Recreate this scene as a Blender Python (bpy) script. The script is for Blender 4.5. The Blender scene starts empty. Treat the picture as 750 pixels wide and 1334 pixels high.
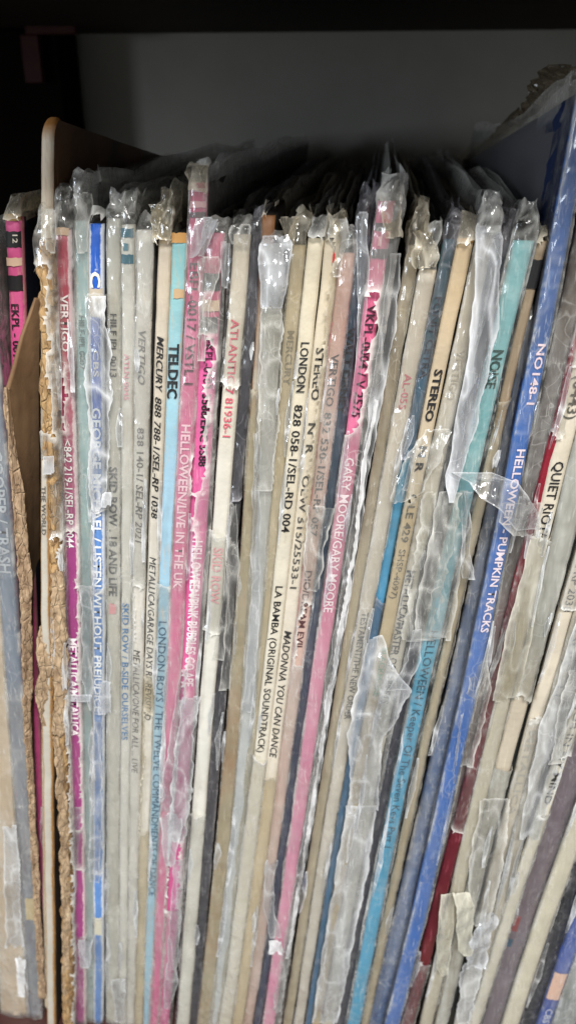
import bpy, math, random
import numpy as np
from mathutils import Vector, Matrix

random.seed(7)
SC = bpy.context.scene
COL = SC.collection
R = math.radians

# ------------------------------------------------------------------ camera
PITCH, YAW, DIST = 25.4, 6.0, 0.221
CAMZ = 0.3405
F = 1094.0
cd = bpy.data.cameras.new('camera')
cam = bpy.data.objects.new('camera', cd)
COL.objects.link(cam)
cam.location = (0, -DIST, CAMZ)
cam.rotation_euler = (R(90 - PITCH), 0, R(YAW))
cd.sensor_fit = 'VERTICAL'
cd.sensor_height = 36
cd.lens = F / 1334 * 36
cd.clip_start = 0.01
cd.clip_end = 50
cd.dof.use_dof = True
cd.dof.focus_distance = 0.232
cd.dof.aperture_fstop = 15.0
SC.camera = cam

# ------------------------------------------------------------------ light
w = bpy.data.worlds.new('World')
SC.world = w
w.use_nodes = True
w.node_tree.nodes['Background'].inputs[0].default_value = (1.0, 0.97, 0.93, 1)
w.node_tree.nodes['Background'].inputs[1].default_value = 0.28


def area(name, loc, target, sx, sy, power, color):
    l = bpy.data.lights.new(name, 'AREA')
    l.shape = 'RECTANGLE'
    l.size, l.size_y, l.energy, l.color = sx, sy, power, color
    o = bpy.data.objects.new(name, l)
    COL.objects.link(o)
    o.location = loc
    o.rotation_euler = (Vector(target) - Vector(loc)).to_track_quat('-Z', 'Y').to_euler()
    return o


area('ceiling_light', (0.25, -1.15, 1.45), (0, 0, 0.12), 0.55, 0.3, 46, (1.0, 0.97, 0.92))
area('window_light', (-1.3, -1.3, 0.55), (0, 0, 0.12), 0.3, 0.7, 16, (0.86, 0.93, 1.0))

SC.view_settings.view_transform = 'Standard'
SC.view_settings.look = 'None'
SC.view_settings.exposure = -0.06
SC.view_settings.gamma = 1.0
SC.render.engine = 'CYCLES'
SC.cycles.transparent_max_bounces = 14
SC.cycles.max_bounces = 6
SC.cycles.diffuse_bounces = 2
SC.cycles.glossy_bounces = 2
SC.cycles.use_adaptive_sampling = True
SC.cycles.adaptive_threshold = 0.02

# ------------------------------------------------------------------ helpers
MR = (Matrix.Rotation(R(YAW), 3, 'Z') @ Matrix.Rotation(R(90 - PITCH), 3, 'X'))


def at(px, py, Y=0.0):
    """point of the vertical plane y=Y seen at photo position px,py"""
    d = MR @ Vector(((px - 375) / F, -(py - 667) / F, -1))
    t = (Y + DIST) / d.y
    return Vector((d.x * t, Y, CAMZ + d.z * t))


def srgb(c):
    c = c.lstrip('#')
    v = [int(c[i:i + 2], 16) / 255 for i in (0, 2, 4)]
    return tuple((x / 12.92 if x < .04045 else ((x + .055) / 1.055) ** 2.4) for x in v) + (1,)


def _hash(i, j, k, s):
    h = (i * 374761393 + j * 668265263 + k * 2147483647 + s * 1274126177) & 0xffffffff
    h = ((h ^ (h >> 13)) * 1103515245) & 0xffffffff
    h = ((h ^ (h >> 15)) * 2246822519) & 0xffffffff
    return ((h ^ (h >> 16)) & 0xffff) / 65535.0 * 2 - 1


def vn(P, scale=1.0, seed=0):
    """value noise in -1..1 for an array of points (n,3)"""
    P = np.asarray(P, float) * scale
    I = np.floor(P).astype(np.int64)
    Fq = P - I
    Fq = Fq * Fq * (3 - 2 * Fq)
    out = 0
    for a in (0, 1):
        for b in (0, 1):
            for c in (0, 1):
                wgt = (Fq[:, 0] if a else 1 - Fq[:, 0]) * (Fq[:, 1] if b else 1 - Fq[:, 1]) * (Fq[:, 2] if c else 1 - Fq[:, 2])
                out = out + wgt * _hash(I[:, 0] + a, I[:, 1] + b, I[:, 2] + c, seed)
    return out


def fbm(P, scale, seed=0, octv=3):
    return sum(vn(P, scale * 2 ** i, seed + i) / 2 ** i for i in range(octv)) / 1.6


def tri(P, freq, seed=0, k=5, lin=(1, 1, .45)):
    """sum of triangle waves in random directions: flat facets meeting in sharp folds, -1..1"""
    rs = np.random.RandomState(seed % 9973)
    P = np.asarray(P) * lin
    o = 0
    for i in range(k):
        n_ = rs.normal(size=3); n_ /= np.linalg.norm(n_)
        f = freq * rs.uniform(.5, 1.6)
        t = P @ n_ * f + rs.uniform(0, 9) + .5 * vn(P, freq * .25, seed + i)
        o = o + (np.abs((t % 1) - .5) * 4 - 1) / (1 + .4 * i)
    return o / 2.0


def ridge(P, scale, seed=0):
    return 1 - np.abs(vn(P, scale, seed)) * 2


def empty(name, loc):
    o = bpy.data.objects.new(name, None)
    o.empty_display_size = 0.01
    COL.objects.link(o)
    o.location = loc
    return o


def mesh_obj(name, verts, faces, mat, parent=None, smooth=True, attr=None, uvs=None):
    me = bpy.data.meshes.new(name)
    me.from_pydata([tuple(v) for v in verts], [], faces)
    if attr is not None:
        for k, a in attr.items():
            t = me.attributes.new(k, 'FLOAT', 'POINT')
            t.data.foreach_set('value', np.asarray(a, np.float32))
    me.materials.append(mat)
    if smooth:
        me.polygons.foreach_set('use_smooth', [True] * len(me.polygons))
    me.update()
    o = bpy.data.objects.new(name, me)
    COL.objects.link(o)
    if parent:
        o.parent = parent
        root = parent
        off = Vector(parent.location)
        if parent.parent:
            off += Vector(parent.parent.location)
        me.transform(Matrix.Translation(-off))
    return o


def tag(o, label=None, cat=None, group=None, kind=None):
    if label: o['label'] = label
    if cat: o['category'] = cat
    if group: o['group'] = group
    if kind: o['kind'] = kind
    return o


# ------------------------------------------------------------------ node helpers
class NT:
    def __init__(s, name):
        s.m = bpy.data.materials.new(name)
        s.m.use_nodes = True
        s.t = s.m.node_tree
        s.t.nodes.clear()
        s.out = s.t.nodes.new('ShaderNodeOutputMaterial')

    def n(s, typ, props=None, **inp):
        nd = s.t.nodes.new('ShaderNode' + typ)
        for k, v in (props or {}).items():
            setattr(nd, k, v)
        for k, v in inp.items():
            k = k.replace('_', ' ')
            sock = nd.inputs[int(k[1:])] if k[0] == 'i' and k[1:].isdigit() else nd.inputs[k]
            s.set(sock, v)
        return nd

    def set(s, sock, v):
        if isinstance(v, bpy.types.NodeSocket):
            s.t.links.new(v, sock)
        else:
            if sock.type == 'RGBA' and len(v) == 3:
                v = tuple(v) + (1,)
            sock.default_value = v

    def math(s, op, a, b=0.0, c=0.0, clamp=False):
        nd = s.t.nodes.new('ShaderNodeMath')
        nd.operation = op
        nd.use_clamp = clamp
        s.set(nd.inputs[0], a); s.set(nd.inputs[1], b); s.set(nd.inputs[2], c)
        return nd.outputs[0]

    def mix(s, f, a, b):
        nd = s.t.nodes.new('ShaderNodeMix')
        nd.data_type = 'RGBA'
        s.set(nd.inputs[0], f); s.set(nd.inputs[6], a); s.set(nd.inputs[7], b)
        return nd.outputs[2]

    def rng(s, v, a, b, c=0.0, d=1.0):
        nd = s.n('MapRange', None, Value=v)
        for i, q in zip((1, 2, 3, 4), (a, b, c, d)):
            s.set(nd.inputs[i], q)
        return nd.outputs[0]

    def attr(s, name):
        return s.n('Attribute', {'attribute_name': name}).outputs['Fac']

    def noise(s, vec, scale, detail=3, rough=.6, dist=0.0):
        return s.n('TexNoise', None, Vector=vec, Scale=scale, Detail=detail, Roughness=rough, Distortion=dist).outputs[0]

    def pos(s, sc=(1, 1, 1), off=0.0):
        g = s.n('NewGeometry').outputs['Position']
        return s.n('Mapping', None, Vector=g, Scale=sc, Location=(off, off * .7, off * .3)).outputs[0]


_seed = [0]


def paper(name, c1, c2=None, split=None, wear=.35, wcol='#d8cdb8', stain=.25, scol='#9a8a6a', soft=.006, rough=.55, blotch=None, side='#3a3633'):  # dark side default puts the shade between jackets into the cover colour
    """printed card: colour (two colours change at height split), rubbed edges, streaks, stains"""
    _seed[0] += 1
    q = NT(name)
    off = _seed[0] * .37

    def age(c):
        # old card: pale stock greyed, inks a little faded
        r_, g_, b_ = srgb(c)[:3]
        m_ = (r_ + g_ + b_) / 3
        k = .10 if min(r_, g_, b_) > .25 else -.06
        f = .90 if m_ > .45 else 1.0
        return tuple((x + (m_ - x) * k) * f for x in (r_, g_, b_)) + (1,)
    P = q.pos(off=off)
    Pz = q.pos(sc=(1, 1, .12), off=off)
    u, v = q.attr('u'), q.attr('v')
    col = age(c1)
    if c2:
        nz = q.noise(P, 60)
        vv = q.math('ADD', v, q.math('MULTIPLY', q.math('SUBTRACT', nz, .5), soft))
        col = q.mix(q.rng(vv, split - soft, split + soft), age(c2), age(c1))
    if blotch:
        f = q.rng(q.noise(P, 45, 5, .65, .6), .5, .66)
        col = q.mix(q.math('MULTIPLY', f, .85), col, srgb(blotch))
    # uneven ink and age
    tone = q.rng(q.noise(P, 90, 4), .3, .72, .84, 1.08)
    col = q.n('Mix', {'data_type': 'RGBA', 'blend_type': 'MULTIPLY'}, i0=1.0, i6=col, i7=q.n('CombineColor', None, i0=tone, i1=tone, i2=tone).outputs[0]).outputs[2]
    st = q.rng(q.noise(P, 28, 4, .6, .4), .5, .8, 0, stain)
    col = q.mix(st, col, srgb(scol))
    # streaks along the spine
    sk = q.rng(q.noise(Pz, 900, 3, .7), .56, .74, 0, .42)
    col = q.mix(sk, col, srgb(wcol))
    # rubbed edges
    e = q.math('MULTIPLY', q.math('ABSOLUTE', q.math('SUBTRACT', u, .5)), 2.0)
    ed = q.math('SUBTRACT', e, q.math('MULTIPLY', q.noise(P, 380, 4, .7), .75))
    ed = q.rng(ed, .62 - wear * .6, .72 - wear * .5)
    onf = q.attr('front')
    side_col = q.mix(1.0, (0, 0, 0, 1), srgb(side))
    col = q.mix(q.rng(onf, .4, .6), side_col, col)
    col = q.mix(q.math('MULTIPLY', q.math('MULTIPLY', ed, onf), min(1, wear * 1.9)), col, srgb(wcol))
    spk = q.rng(q.noise(P, 900, 2, .5), .70, .74, 0, min(.9, wear))
    col = q.mix(spk, col, srgb(wcol))
    bmp = q.n('Bump', None, Strength=.5, Distance=.0003, Height=q.math('ADD', q.noise(P, 700, 4), q.math('MULTIPLY', q.noise(Pz, 300, 3), 1.2))).outputs[0]
    b = q.n('BsdfPrincipled', None, Base_Color=col, Roughness=rough, Normal=bmp)
    q.t.links.new(b.outputs[0], q.out.inputs[0])
    return q.m


def kraft(name, c1='#b0967a', c2='#8a7058', c3='#cfba98', sc=420):
    _seed[0] += 1
    q = NT(name)
    P = q.pos(sc=(1, 1, .35), off=_seed[0] * .3)
    f = q.noise(P, sc, 5, .65, .5)
    col = q.mix(q.rng(f, .36, .56), srgb(c2), srgb(c1))
    col = q.mix(q.rng(q.noise(P, sc * 1.9, 4, .6, 1.0), .58, .70), col, srgb(c3))
    vor = q.n('TexVoronoi', {'feature': 'DISTANCE_TO_EDGE'}, Vector=P, Scale=sc * 1.2).outputs[0]
    h = q.math('ADD', q.math('MULTIPLY', f, 2.0), q.rng(vor, 0, .08))
    bmp = q.n('Bump', None, Strength=.8, Distance=.0004, Height=h).outputs[0]
    b = q.n('BsdfPrincipled', None, Base_Color=col, Roughness=.85, Normal=bmp)
    q.t.links.new(b.outputs[0], q.out.inputs[0])
    return q.m


def plain(name, c, rough=.6, var=.15, sc=60, metallic=0.0, c2=None, spec=.5):
    _seed[0] += 1
    q = NT(name)
    P = q.pos(off=_seed[0] * .3)
    base = srgb(c)
    alt = srgb(c2) if c2 else tuple(x * (1 - var * 2) for x in base[:3]) + (1,)
    col = q.mix(q.rng(q.noise(P, sc, 5, .65), .4, .7), base, alt)
    bmp = q.n('Bump', None, Strength=.3, Distance=.0004, Height=q.noise(P, sc * 8, 4)).outputs[0]
    b = q.n('BsdfPrincipled', None, Base_Color=col, Roughness=rough, Metallic=metallic, Normal=bmp, Specular_IOR_Level=spec)
    q.t.links.new(b.outputs[0], q.out.inputs[0])
    return q.m


def film(name, haze=.12, tint='#f1f1ee', hcol='#fbfaf4', gloss=1.0, rough=.16, whitening=.8, bump=.6, sc=1.0):
    """aged wrinkled polythene: mostly see-through, whitened along creases, glossy"""
    _seed[0] += 1
    q = NT(name)
    off = _seed[0] * .41
    P = q.pos(off=off)
    Pz = q.pos(sc=(1, 1, .2), off=off)
    cr = q.attr('whitening')
    warp = q.n('TexNoise', None, Vector=P, Scale=90 * sc, Detail=1)
    wv = q.n('VectorMath', {'operation': 'MULTIPLY_ADD'}, i0=warp.outputs[1], i1=(.014, .014, .02), i2=P).outputs[0]
    wz = q.n('Mapping', None, Vector=wv, Scale=(1, 1, .4)).outputs[0]
    vor = q.n('TexVoronoi', {'feature': 'DISTANCE_TO_EDGE'}, Vector=wz, Scale=260 * sc).outputs[0]
    fold = q.rng(vor, 0, .035, 1, 0)
    big = q.noise(Pz, 120 * sc, 3, .68, .0)
    mask = q.rng(warp.outputs[0], .46, .62)
    fm = q.math('MULTIPLY', fold, mask)
    fac = q.n('TexVoronoi', None, Vector=wz, Scale=330 * sc).outputs[0]
    h = q.math('ADD', q.math('MULTIPLY', big, 3.8), q.math('MULTIPLY', fac, 1.5))
    bmp = q.n('Bump', None, Strength=bump, Distance=.0006, Height=h).outputs[0]
    hz = q.math('MULTIPLY', q.rng(big, .34, .70, .3, 1.8), haze)
    hz = q.math('ADD', hz, q.math('MULTIPLY', fm, .17))  # fold whitening that also paints glints into the haze
    scr = q.noise(q.n('Mapping', None, Vector=P, Scale=(1, 1, .10), Rotation=(.05, .12, 0)).outputs[0], 1500, 2, .6)
    hz = q.math('ADD', hz, q.rng(scr, .60, .69, 0, .18))
    hz = q.math('ADD', hz, q.math('MULTIPLY', cr, whitening))
    hz = q.math('MINIMUM', hz, .93)
    tr = q.n('BsdfTransparent', None, Color=srgb(tint)).outputs[0]
    df = q.n('BsdfDiffuse', None, Color=srgb(hcol)).outputs[0]
    tl = q.n('BsdfTranslucent', None, Color=srgb(hcol)).outputs[0]
    hzs = q.n('MixShader', None, i0=.15, i1=df, i2=tl).outputs[0]
    base = q.n('MixShader', None, i0=hz, i1=tr, i2=hzs).outputs[0]
    gl = q.n('BsdfGlossy', None, Color=(.95, .97, 1, 1), Roughness=rough, Normal=bmp).outputs[0]
    fr = q.n('Fresnel', None, IOR=1.5, Normal=bmp).outputs[0]
    g = q.math('MINIMUM', q.math('MULTIPLY', fr, 1.3 * gloss), .14 + .08 * gloss)
    s = q.n('MixShader', None, i0=g, i1=base, i2=gl).outputs[0]
    q.t.links.new(s, q.out.inputs[0])
    return q.m


INK = {}


def ink(c):
    if c not in INK:
        q = NT('printed_ink')
        P = q.pos(off=len(INK) * .2)
        b = q.n('BsdfPrincipled', None, Base_Color=srgb(c), Roughness=.55)
        # rubbed away in places
        tr = q.n('BsdfTransparent').outputs[0]
        f = q.rng(q.noise(P, 600, 3, .6), .64, .74, 0, .6)
        s = q.n('MixShader', None, i0=f, i1=b.outputs[0], i2=tr).outputs[0]
        q.t.links.new(s, q.out.inputs[0])
        INK[c] = q.m
    return INK[c]


# ------------------------------------------------------------------ the cupboard
FLOORZ = at(65, 1327).z
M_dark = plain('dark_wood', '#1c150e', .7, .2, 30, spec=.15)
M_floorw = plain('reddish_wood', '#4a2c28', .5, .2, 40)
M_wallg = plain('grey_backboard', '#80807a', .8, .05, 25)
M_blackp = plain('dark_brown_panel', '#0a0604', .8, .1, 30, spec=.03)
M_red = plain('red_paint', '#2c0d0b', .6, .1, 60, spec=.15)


def box(name, a, b, mat, parent=None, bev=0.0):
    xs, ys, zs = zip(a, b)
    v = [(xs[i], ys[j], zs[k]) for i in (0, 1) for j in (0, 1) for k in (0, 1)]
    f = [(0, 1, 3, 2), (4, 6, 7, 5), (0, 4, 5, 1), (2, 3, 7, 6), (0, 2, 6, 4), (1, 5, 7, 3)]
    o = mesh_obj(name, v, f, mat, parent, smooth=False)
    if bev:
        m = o.modifiers.new('b', 'BEVEL'); m.width = bev; m.segments = 2
    return o


YB = 0.345
tag(box('shelf_floor', (-.6, -.012, FLOORZ - .018), (.6, YB, FLOORZ), M_floorw, bev=.001), kind='structure')
tag(box('back_wall', (-.6, YB, FLOORZ - .018), (.6, YB + .01, .50), M_wallg), kind='structure')
zb = at(400, 42, YB).z
tag(box('shelf_above', (-.6, -.072, zb), (.6, YB - .001, zb + .022), M_dark, bev=.0015), kind='structure')
# dark upright board at the back on the left
pa, pb = at(80, 45, .31), at(100, 215, .31)
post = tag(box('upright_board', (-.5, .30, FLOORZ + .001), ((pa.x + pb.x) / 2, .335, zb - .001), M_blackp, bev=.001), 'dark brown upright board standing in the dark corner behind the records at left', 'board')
br = empty('shelf_bracket', at(40, 110, .298))
tag(br, 'dull red metal bracket fixed to the dark upright board under the shelf', 'bracket')
c0, c1 = at(33, 108, .292), at(49, 45, .292)
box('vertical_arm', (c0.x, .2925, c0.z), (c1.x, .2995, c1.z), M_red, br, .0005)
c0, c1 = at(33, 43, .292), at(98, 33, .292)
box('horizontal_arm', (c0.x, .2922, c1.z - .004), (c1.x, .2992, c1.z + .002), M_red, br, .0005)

# ------------------------------------------------------------------ spine surface
DEPTH = 0.312


class Spine:
    def __init__(s, pts, Y0=0.0, deg=2, wdeg=1, bulge=.0005, ztop=None):
        zs, cx, ww = [], [], []
        for y, a, b in pts:
            A, B = at(a, y, Y0), at(b, y, Y0)
            zs.append((A.z + B.z) / 2); cx.append((A.x + B.x) / 2); ww.append(B.x - A.x)
        n = len(zs)
        s.pc = np.polyfit(zs, cx, min(deg, n - 1))
        s.pw = np.polyfit(zs, ww, min(wdeg, n - 1))
        s.Y0, s.bulge = Y0, bulge
        s.ztop = zs[0] if ztop is None else ztop
        s.zbot = FLOORZ + .0006
        s.y_top_px = pts[0][0]
        s.zmax = max(zs); s.zmin = min(zs)

    def c(s, z):
        # beyond the measured range continue straight
        z = np.asarray(z, float)
        zc = np.clip(z, s.zmin, s.zmax)
        d = np.polyval(np.polyder(s.pc), zc)
        return np.polyval(s.pc, zc) + d * (z - zc)

    def w(s, z):
        return np.maximum(np.polyval(s.pw, np.clip(z, s.zmin, s.zmax)), .0012)

    def S(s, u, z, out=0.0):
        x = s.c(z) + (np.asarray(u) - .5) * s.w(z)
        y = s.Y0 - s.bulge * (1 - (2 * u - 1) ** 4) - out
        return x, y

    def z_at(s, py):
        z = .2
        for _ in range(6):
            x = float(s.c(z))
            # column of that x on this row
            lo, hi = -900.0, 1900.0
            for _ in range(30):
                mid = (lo + hi) / 2
                if at(mid, py, s.Y0).x < x: lo = mid
                else: hi = mid
            z = at((lo + hi) / 2, py, s.Y0).z
        return z


def jacket(sp, mat, parent, name='jacket', slope=0.0, back=DEPTH, jit=.00012, rag=0.0, rz=.003, topcut=0.0):
    nz = max(30, int((sp.ztop - sp.zbot) / rz))
    T = np.linspace(0, 1, nz)
    us = [(-1, back), (-1, back * .6), (-1, .05), (-1, .012), (-1, .0020), (-1, .0015)]
    fr = np.linspace(0, 1, 7 if not rag else 13)
    cols = [(0, b) for _, b in us] + [(f, None) for f in fr] + [(1, b) for _, b in us[::-1]]
    V, U, VV, FR = [], [], [], []
    for (u, b) in cols:
        yy = 0 if b is None else b
        zt = sp.ztop - slope * yy
        z = sp.zbot + (zt - sp.zbot) * T
        if b is None and topcut:
            z = z - topcut * (abs(u - .5) * 2) ** 3 * (T ** 20)
        taper = 1.0 if yy < .02 else (.86 if yy < .1 else .8)
        x = sp.c(z) + (u - .5) * sp.w(z) * taper
        y = np.full(nz, sp.Y0) + yy
        if b is None:
            y = y - sp.bulge * (1 - (2 * u - 1) ** 4)
        V.append(np.stack([x, y, z], 1)); U.append(np.full(nz, u)); VV.append(z)
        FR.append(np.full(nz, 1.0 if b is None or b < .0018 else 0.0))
    V = np.concatenate(V); U = np.concatenate(U); VV = np.concatenate(VV); FR = np.concatenate(FR)
    sd = int(abs(sp.pc[-1]) * 1e5) % 997
    V[:, 0] += fbm(V * (1, .2, 1), 60, sd) * jit * 2.2
    V[:, 1] += fbm(V, 150, sd + 5) * jit * 2 * FR
    if rag:
        k = FR * rag
        blocks = np.round(vn(V * (1, 1, .8), 420, sd + 3) * 2) / 2
        V[:, 1] -= (fbm(V, 260, sd + 9) * .0011 + blocks * .0006 + ridge(V, 500, sd) * .0004) * k
        V[:, 0] += (fbm(V * (0, 0, 1), 240, sd + 12) * .0009 + vn(V * (0, 0, 1), 700, sd + 1) * .0004) * k * (np.abs(U - .5) * 2)
    n = len(cols)
    faces = []
    for i in range(n - 1):
        for j in range(nz - 1):
            a = i * nz + j
            faces.append((a, a + nz, a + nz + 1, a + 1))
    for i in range(n - 1):
        if i < n - 2 - i:
            a, b = i, n - 1 - i
            faces.append((a * nz + nz - 1, (a + 1) * nz + nz - 1, (b - 1) * nz + nz - 1, b * nz + nz - 1))
            faces.append((a * nz, b * nz, (b - 1) * nz, (a + 1) * nz))
    faces.append((0, nz - 1, (n - 1) * nz + nz - 1, (n - 1) * nz))
    return mesh_obj(name, V, faces, mat, parent, attr={'u': U, 'v': VV, 'front': FR})


def text_mesh(s, bold=0.0, res=2, condense=1.0):
    cu = bpy.data.curves.new('t', 'FONT')
    cu.body = s
    cu.size = 1.0
    cu.resolution_u = res
    cu.offset = bold
    o = bpy.data.objects.new('t', cu)
    COL.objects.link(o)
    bpy.context.view_layer.update()
    me = bpy.data.meshes.new_from_object(o.evaluated_get(bpy.context.evaluated_depsgraph_get()))
    bpy.data.objects.remove(o)
    n = len(me.vertices)
    a = np.zeros(n * 3)
    me.vertices.foreach_get('co', a)
    return me, a.reshape(-1, 3)


def lettering(sp, s, y0, y1, color, parent, h=.62, uc=.5, bold=.010, ital=0.0, mir=False):
    """lettering printed along the spine from photo height y0 down to y1"""
    me, a = text_mesh(s, bold)
    za, zb_ = sp.z_at(y0), sp.z_at(y1)
    x, y = a[:, 0], a[:, 1]
    cap = .70
    x = x + y * ital
    xm, xM = x.min(), x.max()
    z = za + (zb_ - za) * (x - xm) / (xM - xm)
    u = uc + (y / cap - .5) * h
    X = sp.c(z) + (u - .5) * sp.w(z)
    Y = sp.Y0 - sp.bulge * (1 - (2 * u - 1) ** 4) - .00038
    co = np.stack([X, Y, z], 1)
    off = np.array(parent.location) + (np.array(parent.parent.location) if parent.parent else 0)
    co = co - off
    me.vertices.foreach_set('co', co.astype(np.float32).ravel())
    me.materials.clear()
    me.materials.append(ink(color))
    me.name = 'spine_lettering'
    me.update()
    o = bpy.data.objects.new('spine_lettering', me)
    COL.objects.link(o)
    o.parent = parent
    return o


def band(sp, y0, y1, color, parent, u0=0.0, u1=1.0, name='printed_band'):
    za, zb_ = sp.z_at(y1), sp.z_at(y0)
    n, m = 7, 9
    V, Fc = [], []
    for i in range(n):
        u = u0 + (u1 - u0) * i / (n - 1)
        for j in range(m):
            z = za + (zb_ - za) * j / (m - 1)
            X, Y = sp.S(u, z, .00030)
            V.append((float(X) , float(Y), z + .00015 * random.uniform(-1, 1)))
    for i in range(n - 1):
        for j in range(m - 1):
            a = i * m + j
            Fc.append((a, a + m, a + m + 1, a + 1))
    return mesh_obj(name, V, Fc, ink(color), parent)


FILM = {
    'clear': film('clear_polythene', .035, '#f8f8f6'),
    'cloudy': film('cloudy_polythene', .10, '#f6f6f4', '#faf9f4', 1.4),
    'white': film('whitened_polythene', .20, '#f2f4f6', '#f8fafc', 2.0, .15),
    'brown': film('yellowed_polythene', .12, '#f0eadc', '#e6decb'),
    'foil': film('shiny_crumpled_polythene', .27, '#eef1f6', '#f2f5fa', 2.6, .13, bump=.9),
    'dark': film('smoky_polythene', .06, '#dcdade', '#c4c2c8', 1.0, .2),
    'grey': film('grey_milky_polythene', .50, '#e4e4e0', '#c6c6be', .7, .3),
    'torn': film('torn_polythene', .08, '#f4f5f7', '#f4f6f8', 1.8, .13, bump=.9),
    'edge': film('whitened_torn_edge', .62, '#f6f8fa', '#fafcff', 1.4, .2, bump=.9),
}


def film_deep():
    q = NT('polythene_inside')
    tr = q.n('BsdfTransparent', None, Color=srgb('#f2efe8')).outputs[0]
    df = q.n('BsdfDiffuse', None, Color=srgb('#d8d4ca')).outputs[0]
    b = q.n('MixShader', None, i0=.11, i1=tr, i2=df).outputs[0]
    gl = q.n('BsdfGlossy', None, Color=(.95, .97, 1, 1), Roughness=.3).outputs[0]
    q.t.links.new(q.n('MixShader', None, i0=.06, i1=b, i2=gl).outputs[0], q.out.inputs[0])
    return q.m


FILM_DEEP = film_deep()


def sleeve(sp, parent, kind='clear', up=14, wide=(0, 0), holes=(), gap=.0006, crumple=1.0, slope=0.0, back=.305, seed=None, rz=.0011, bottom=0.0, name='plastic_sleeve'):
    """wrinkled plastic sleeve round a jacket; up = how far its mouth stands above the jacket (mm)"""
    sd = seed if seed is not None else int(abs(sp.pc[-1]) * 3e5) % 971
    ze = sp.ztop + up * .001
    zb_ = sp.zbot + bottom
    nz = int((ze - zb_) / rz)
    z0 = np.linspace(zb_, ze, nz)
    side = [back, .24, .18, .12, .08, .05, .034, .022, .014, .008, .004, .0015]
    fr = np.linspace(0, 1, 9)
    cols = [(0, b, -(i + 1)) for i, b in enumerate(side[::-1])][::-1] + [(f, 0, 0) for f in fr] + [(1, b, i + 1) for i, b in enumerate(side[::-1])]
    V, UU, DD = [], [], []
    for (u, b, k) in cols:
        z = z0 - slope * b * ((z0 - zb_) / (ze - zb_))
        # the film's upper line waves with depth
        zw = fbm(np.stack([np.full(nz, b * 1.0), np.full(nz, sd * 1.3), z0 * 0], 1), 22, sd) * .004 * np.clip((z0 - sp.ztop + .01) / .02, 0, 1) * (1 if b > .01 else .3)
        t = np.clip((z - sp.ztop) / max(ze - sp.ztop, 1e-5), 0, 1)
        w_ = sp.w(z)
        wl, wr = wide[0] * .001, wide[1] * .001
        xl = sp.c(z) - w_ / 2 - .00025 - wl
        xr = sp.c(z) + w_ / 2 + .00025 + wr
        xc = (xl + xr) / 2
        pinch = 1 - t * (.55 if b > .02 else .25)
        taper = 1.0 if b < .01 else .9
        x = xc + ((u - .5) * (xr - xl)) * pinch * taper
        y = sp.Y0 + b - (gap + .0007 * math.sin(math.pi * u)) * (1 if b == 0 else .3)
        y = y + t ** 2 * .004 * (1 if b < .01 else 0)
        V.append(np.stack([x, y + 0 * z, z + zw], 1))
        UU.append(np.full(nz, u if b == 0 else (-b * 40 if u == 0 else 1 + b * 40)))
        DD.append(np.full(nz, b))
    V = np.concatenate(V); UU = np.concatenate(UU); DD = np.concatenate(DD)
    T = np.clip((V[:, 2] - sp.ztop + .004) / .010, 0, 1)
    fr_ = (DD < .012)
    a = np.where(fr_, 1.0, .5)
    # wrinkles: long soft ones below, sharp crumpling at the mouth
    n1 = ridge(V * (1, 1, .35), 170, sd)
    n2 = ridge(V * (1, 1, .8), 420, sd + 7)
    V[:, 1] -= a * fr_ * (.00035 * n1 + .00018 * n2)
    V[:, 0] += a * (.00035 * vn(V * (.3, 1, .4), 130, sd + 2) + .00015 * n2)
    cm = T * crumple * .8
    V[:, 0] += cm * (.0011 * tri(V, 130, sd + 11) + .0005 * tri(V, 380, sd + 12)) * np.where(fr_, 1, .6)
    V[:, 1] += cm * np.where(fr_, 1, .2) * (.0016 * tri(V, 120, sd + 21) + .0007 * tri(V, 340, sd + 22))
    V[:, 2] += cm * (.0012 * vn(V, 300, sd + 31)) + T * .0012 * vn(V * (1, 1, 0), 500, sd + 33)
    cr = np.clip(n1 * .5 + n2 * .35 - .48, 0, 1) * .35 + cm * np.clip(ridge(V, 420, sd + 12), 0, 1) ** 2 * .45
    seam_glint = np.where(DD < .001, np.exp(-np.minimum(np.abs(UU), np.abs(1 - UU)) / .07), 0)
    cr = cr + seam_glint * np.clip(vn(V * (0, 0, 1), 120, sd + 60) + .35 + .5 * vn(V * (0, 0, 1), 900, sd + 61), 0, 1) * .5  # highlights painted as pale broken lines along the sleeve edges
    # torn openings
    K = np.full(len(V), 9.0)
    for hh in holes:
        ya, yb = hh[0], hh[1]
        ua, ub = (hh[2], hh[3]) if len(hh) > 2 else (-.9, 1.9)
        za, zc = sp.z_at(yb), sp.z_at(ya)
        dz = np.maximum(za - V[:, 2], V[:, 2] - zc) / .004
        du = np.maximum(ua - UU, UU - ub) / .35
        K = np.minimum(K, np.maximum(dz, du))
    K = K + fbm(V * (1, 1, .7), 260, sd + 40) * .8 + vn(V, 900, sd + 41) * .3
    cr = cr + np.where((DD > .01) & (V[:, 2] > sp.ztop - .006), .16, 0)  # haze added to lighten the film tops where little light reaches
    if holes:
        e = np.exp(-np.clip(K, 0, 9) / .28)
        cr = np.clip(cr + e * .75 * fr_, 0, 1)
        V[:, 1] -= e * fr_ * (.0006 + .0008 * np.abs(vn(V, 320, sd + 50)))
    nc = len(cols)
    faces = []
    Kk = K.reshape(nc, nz)
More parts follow.
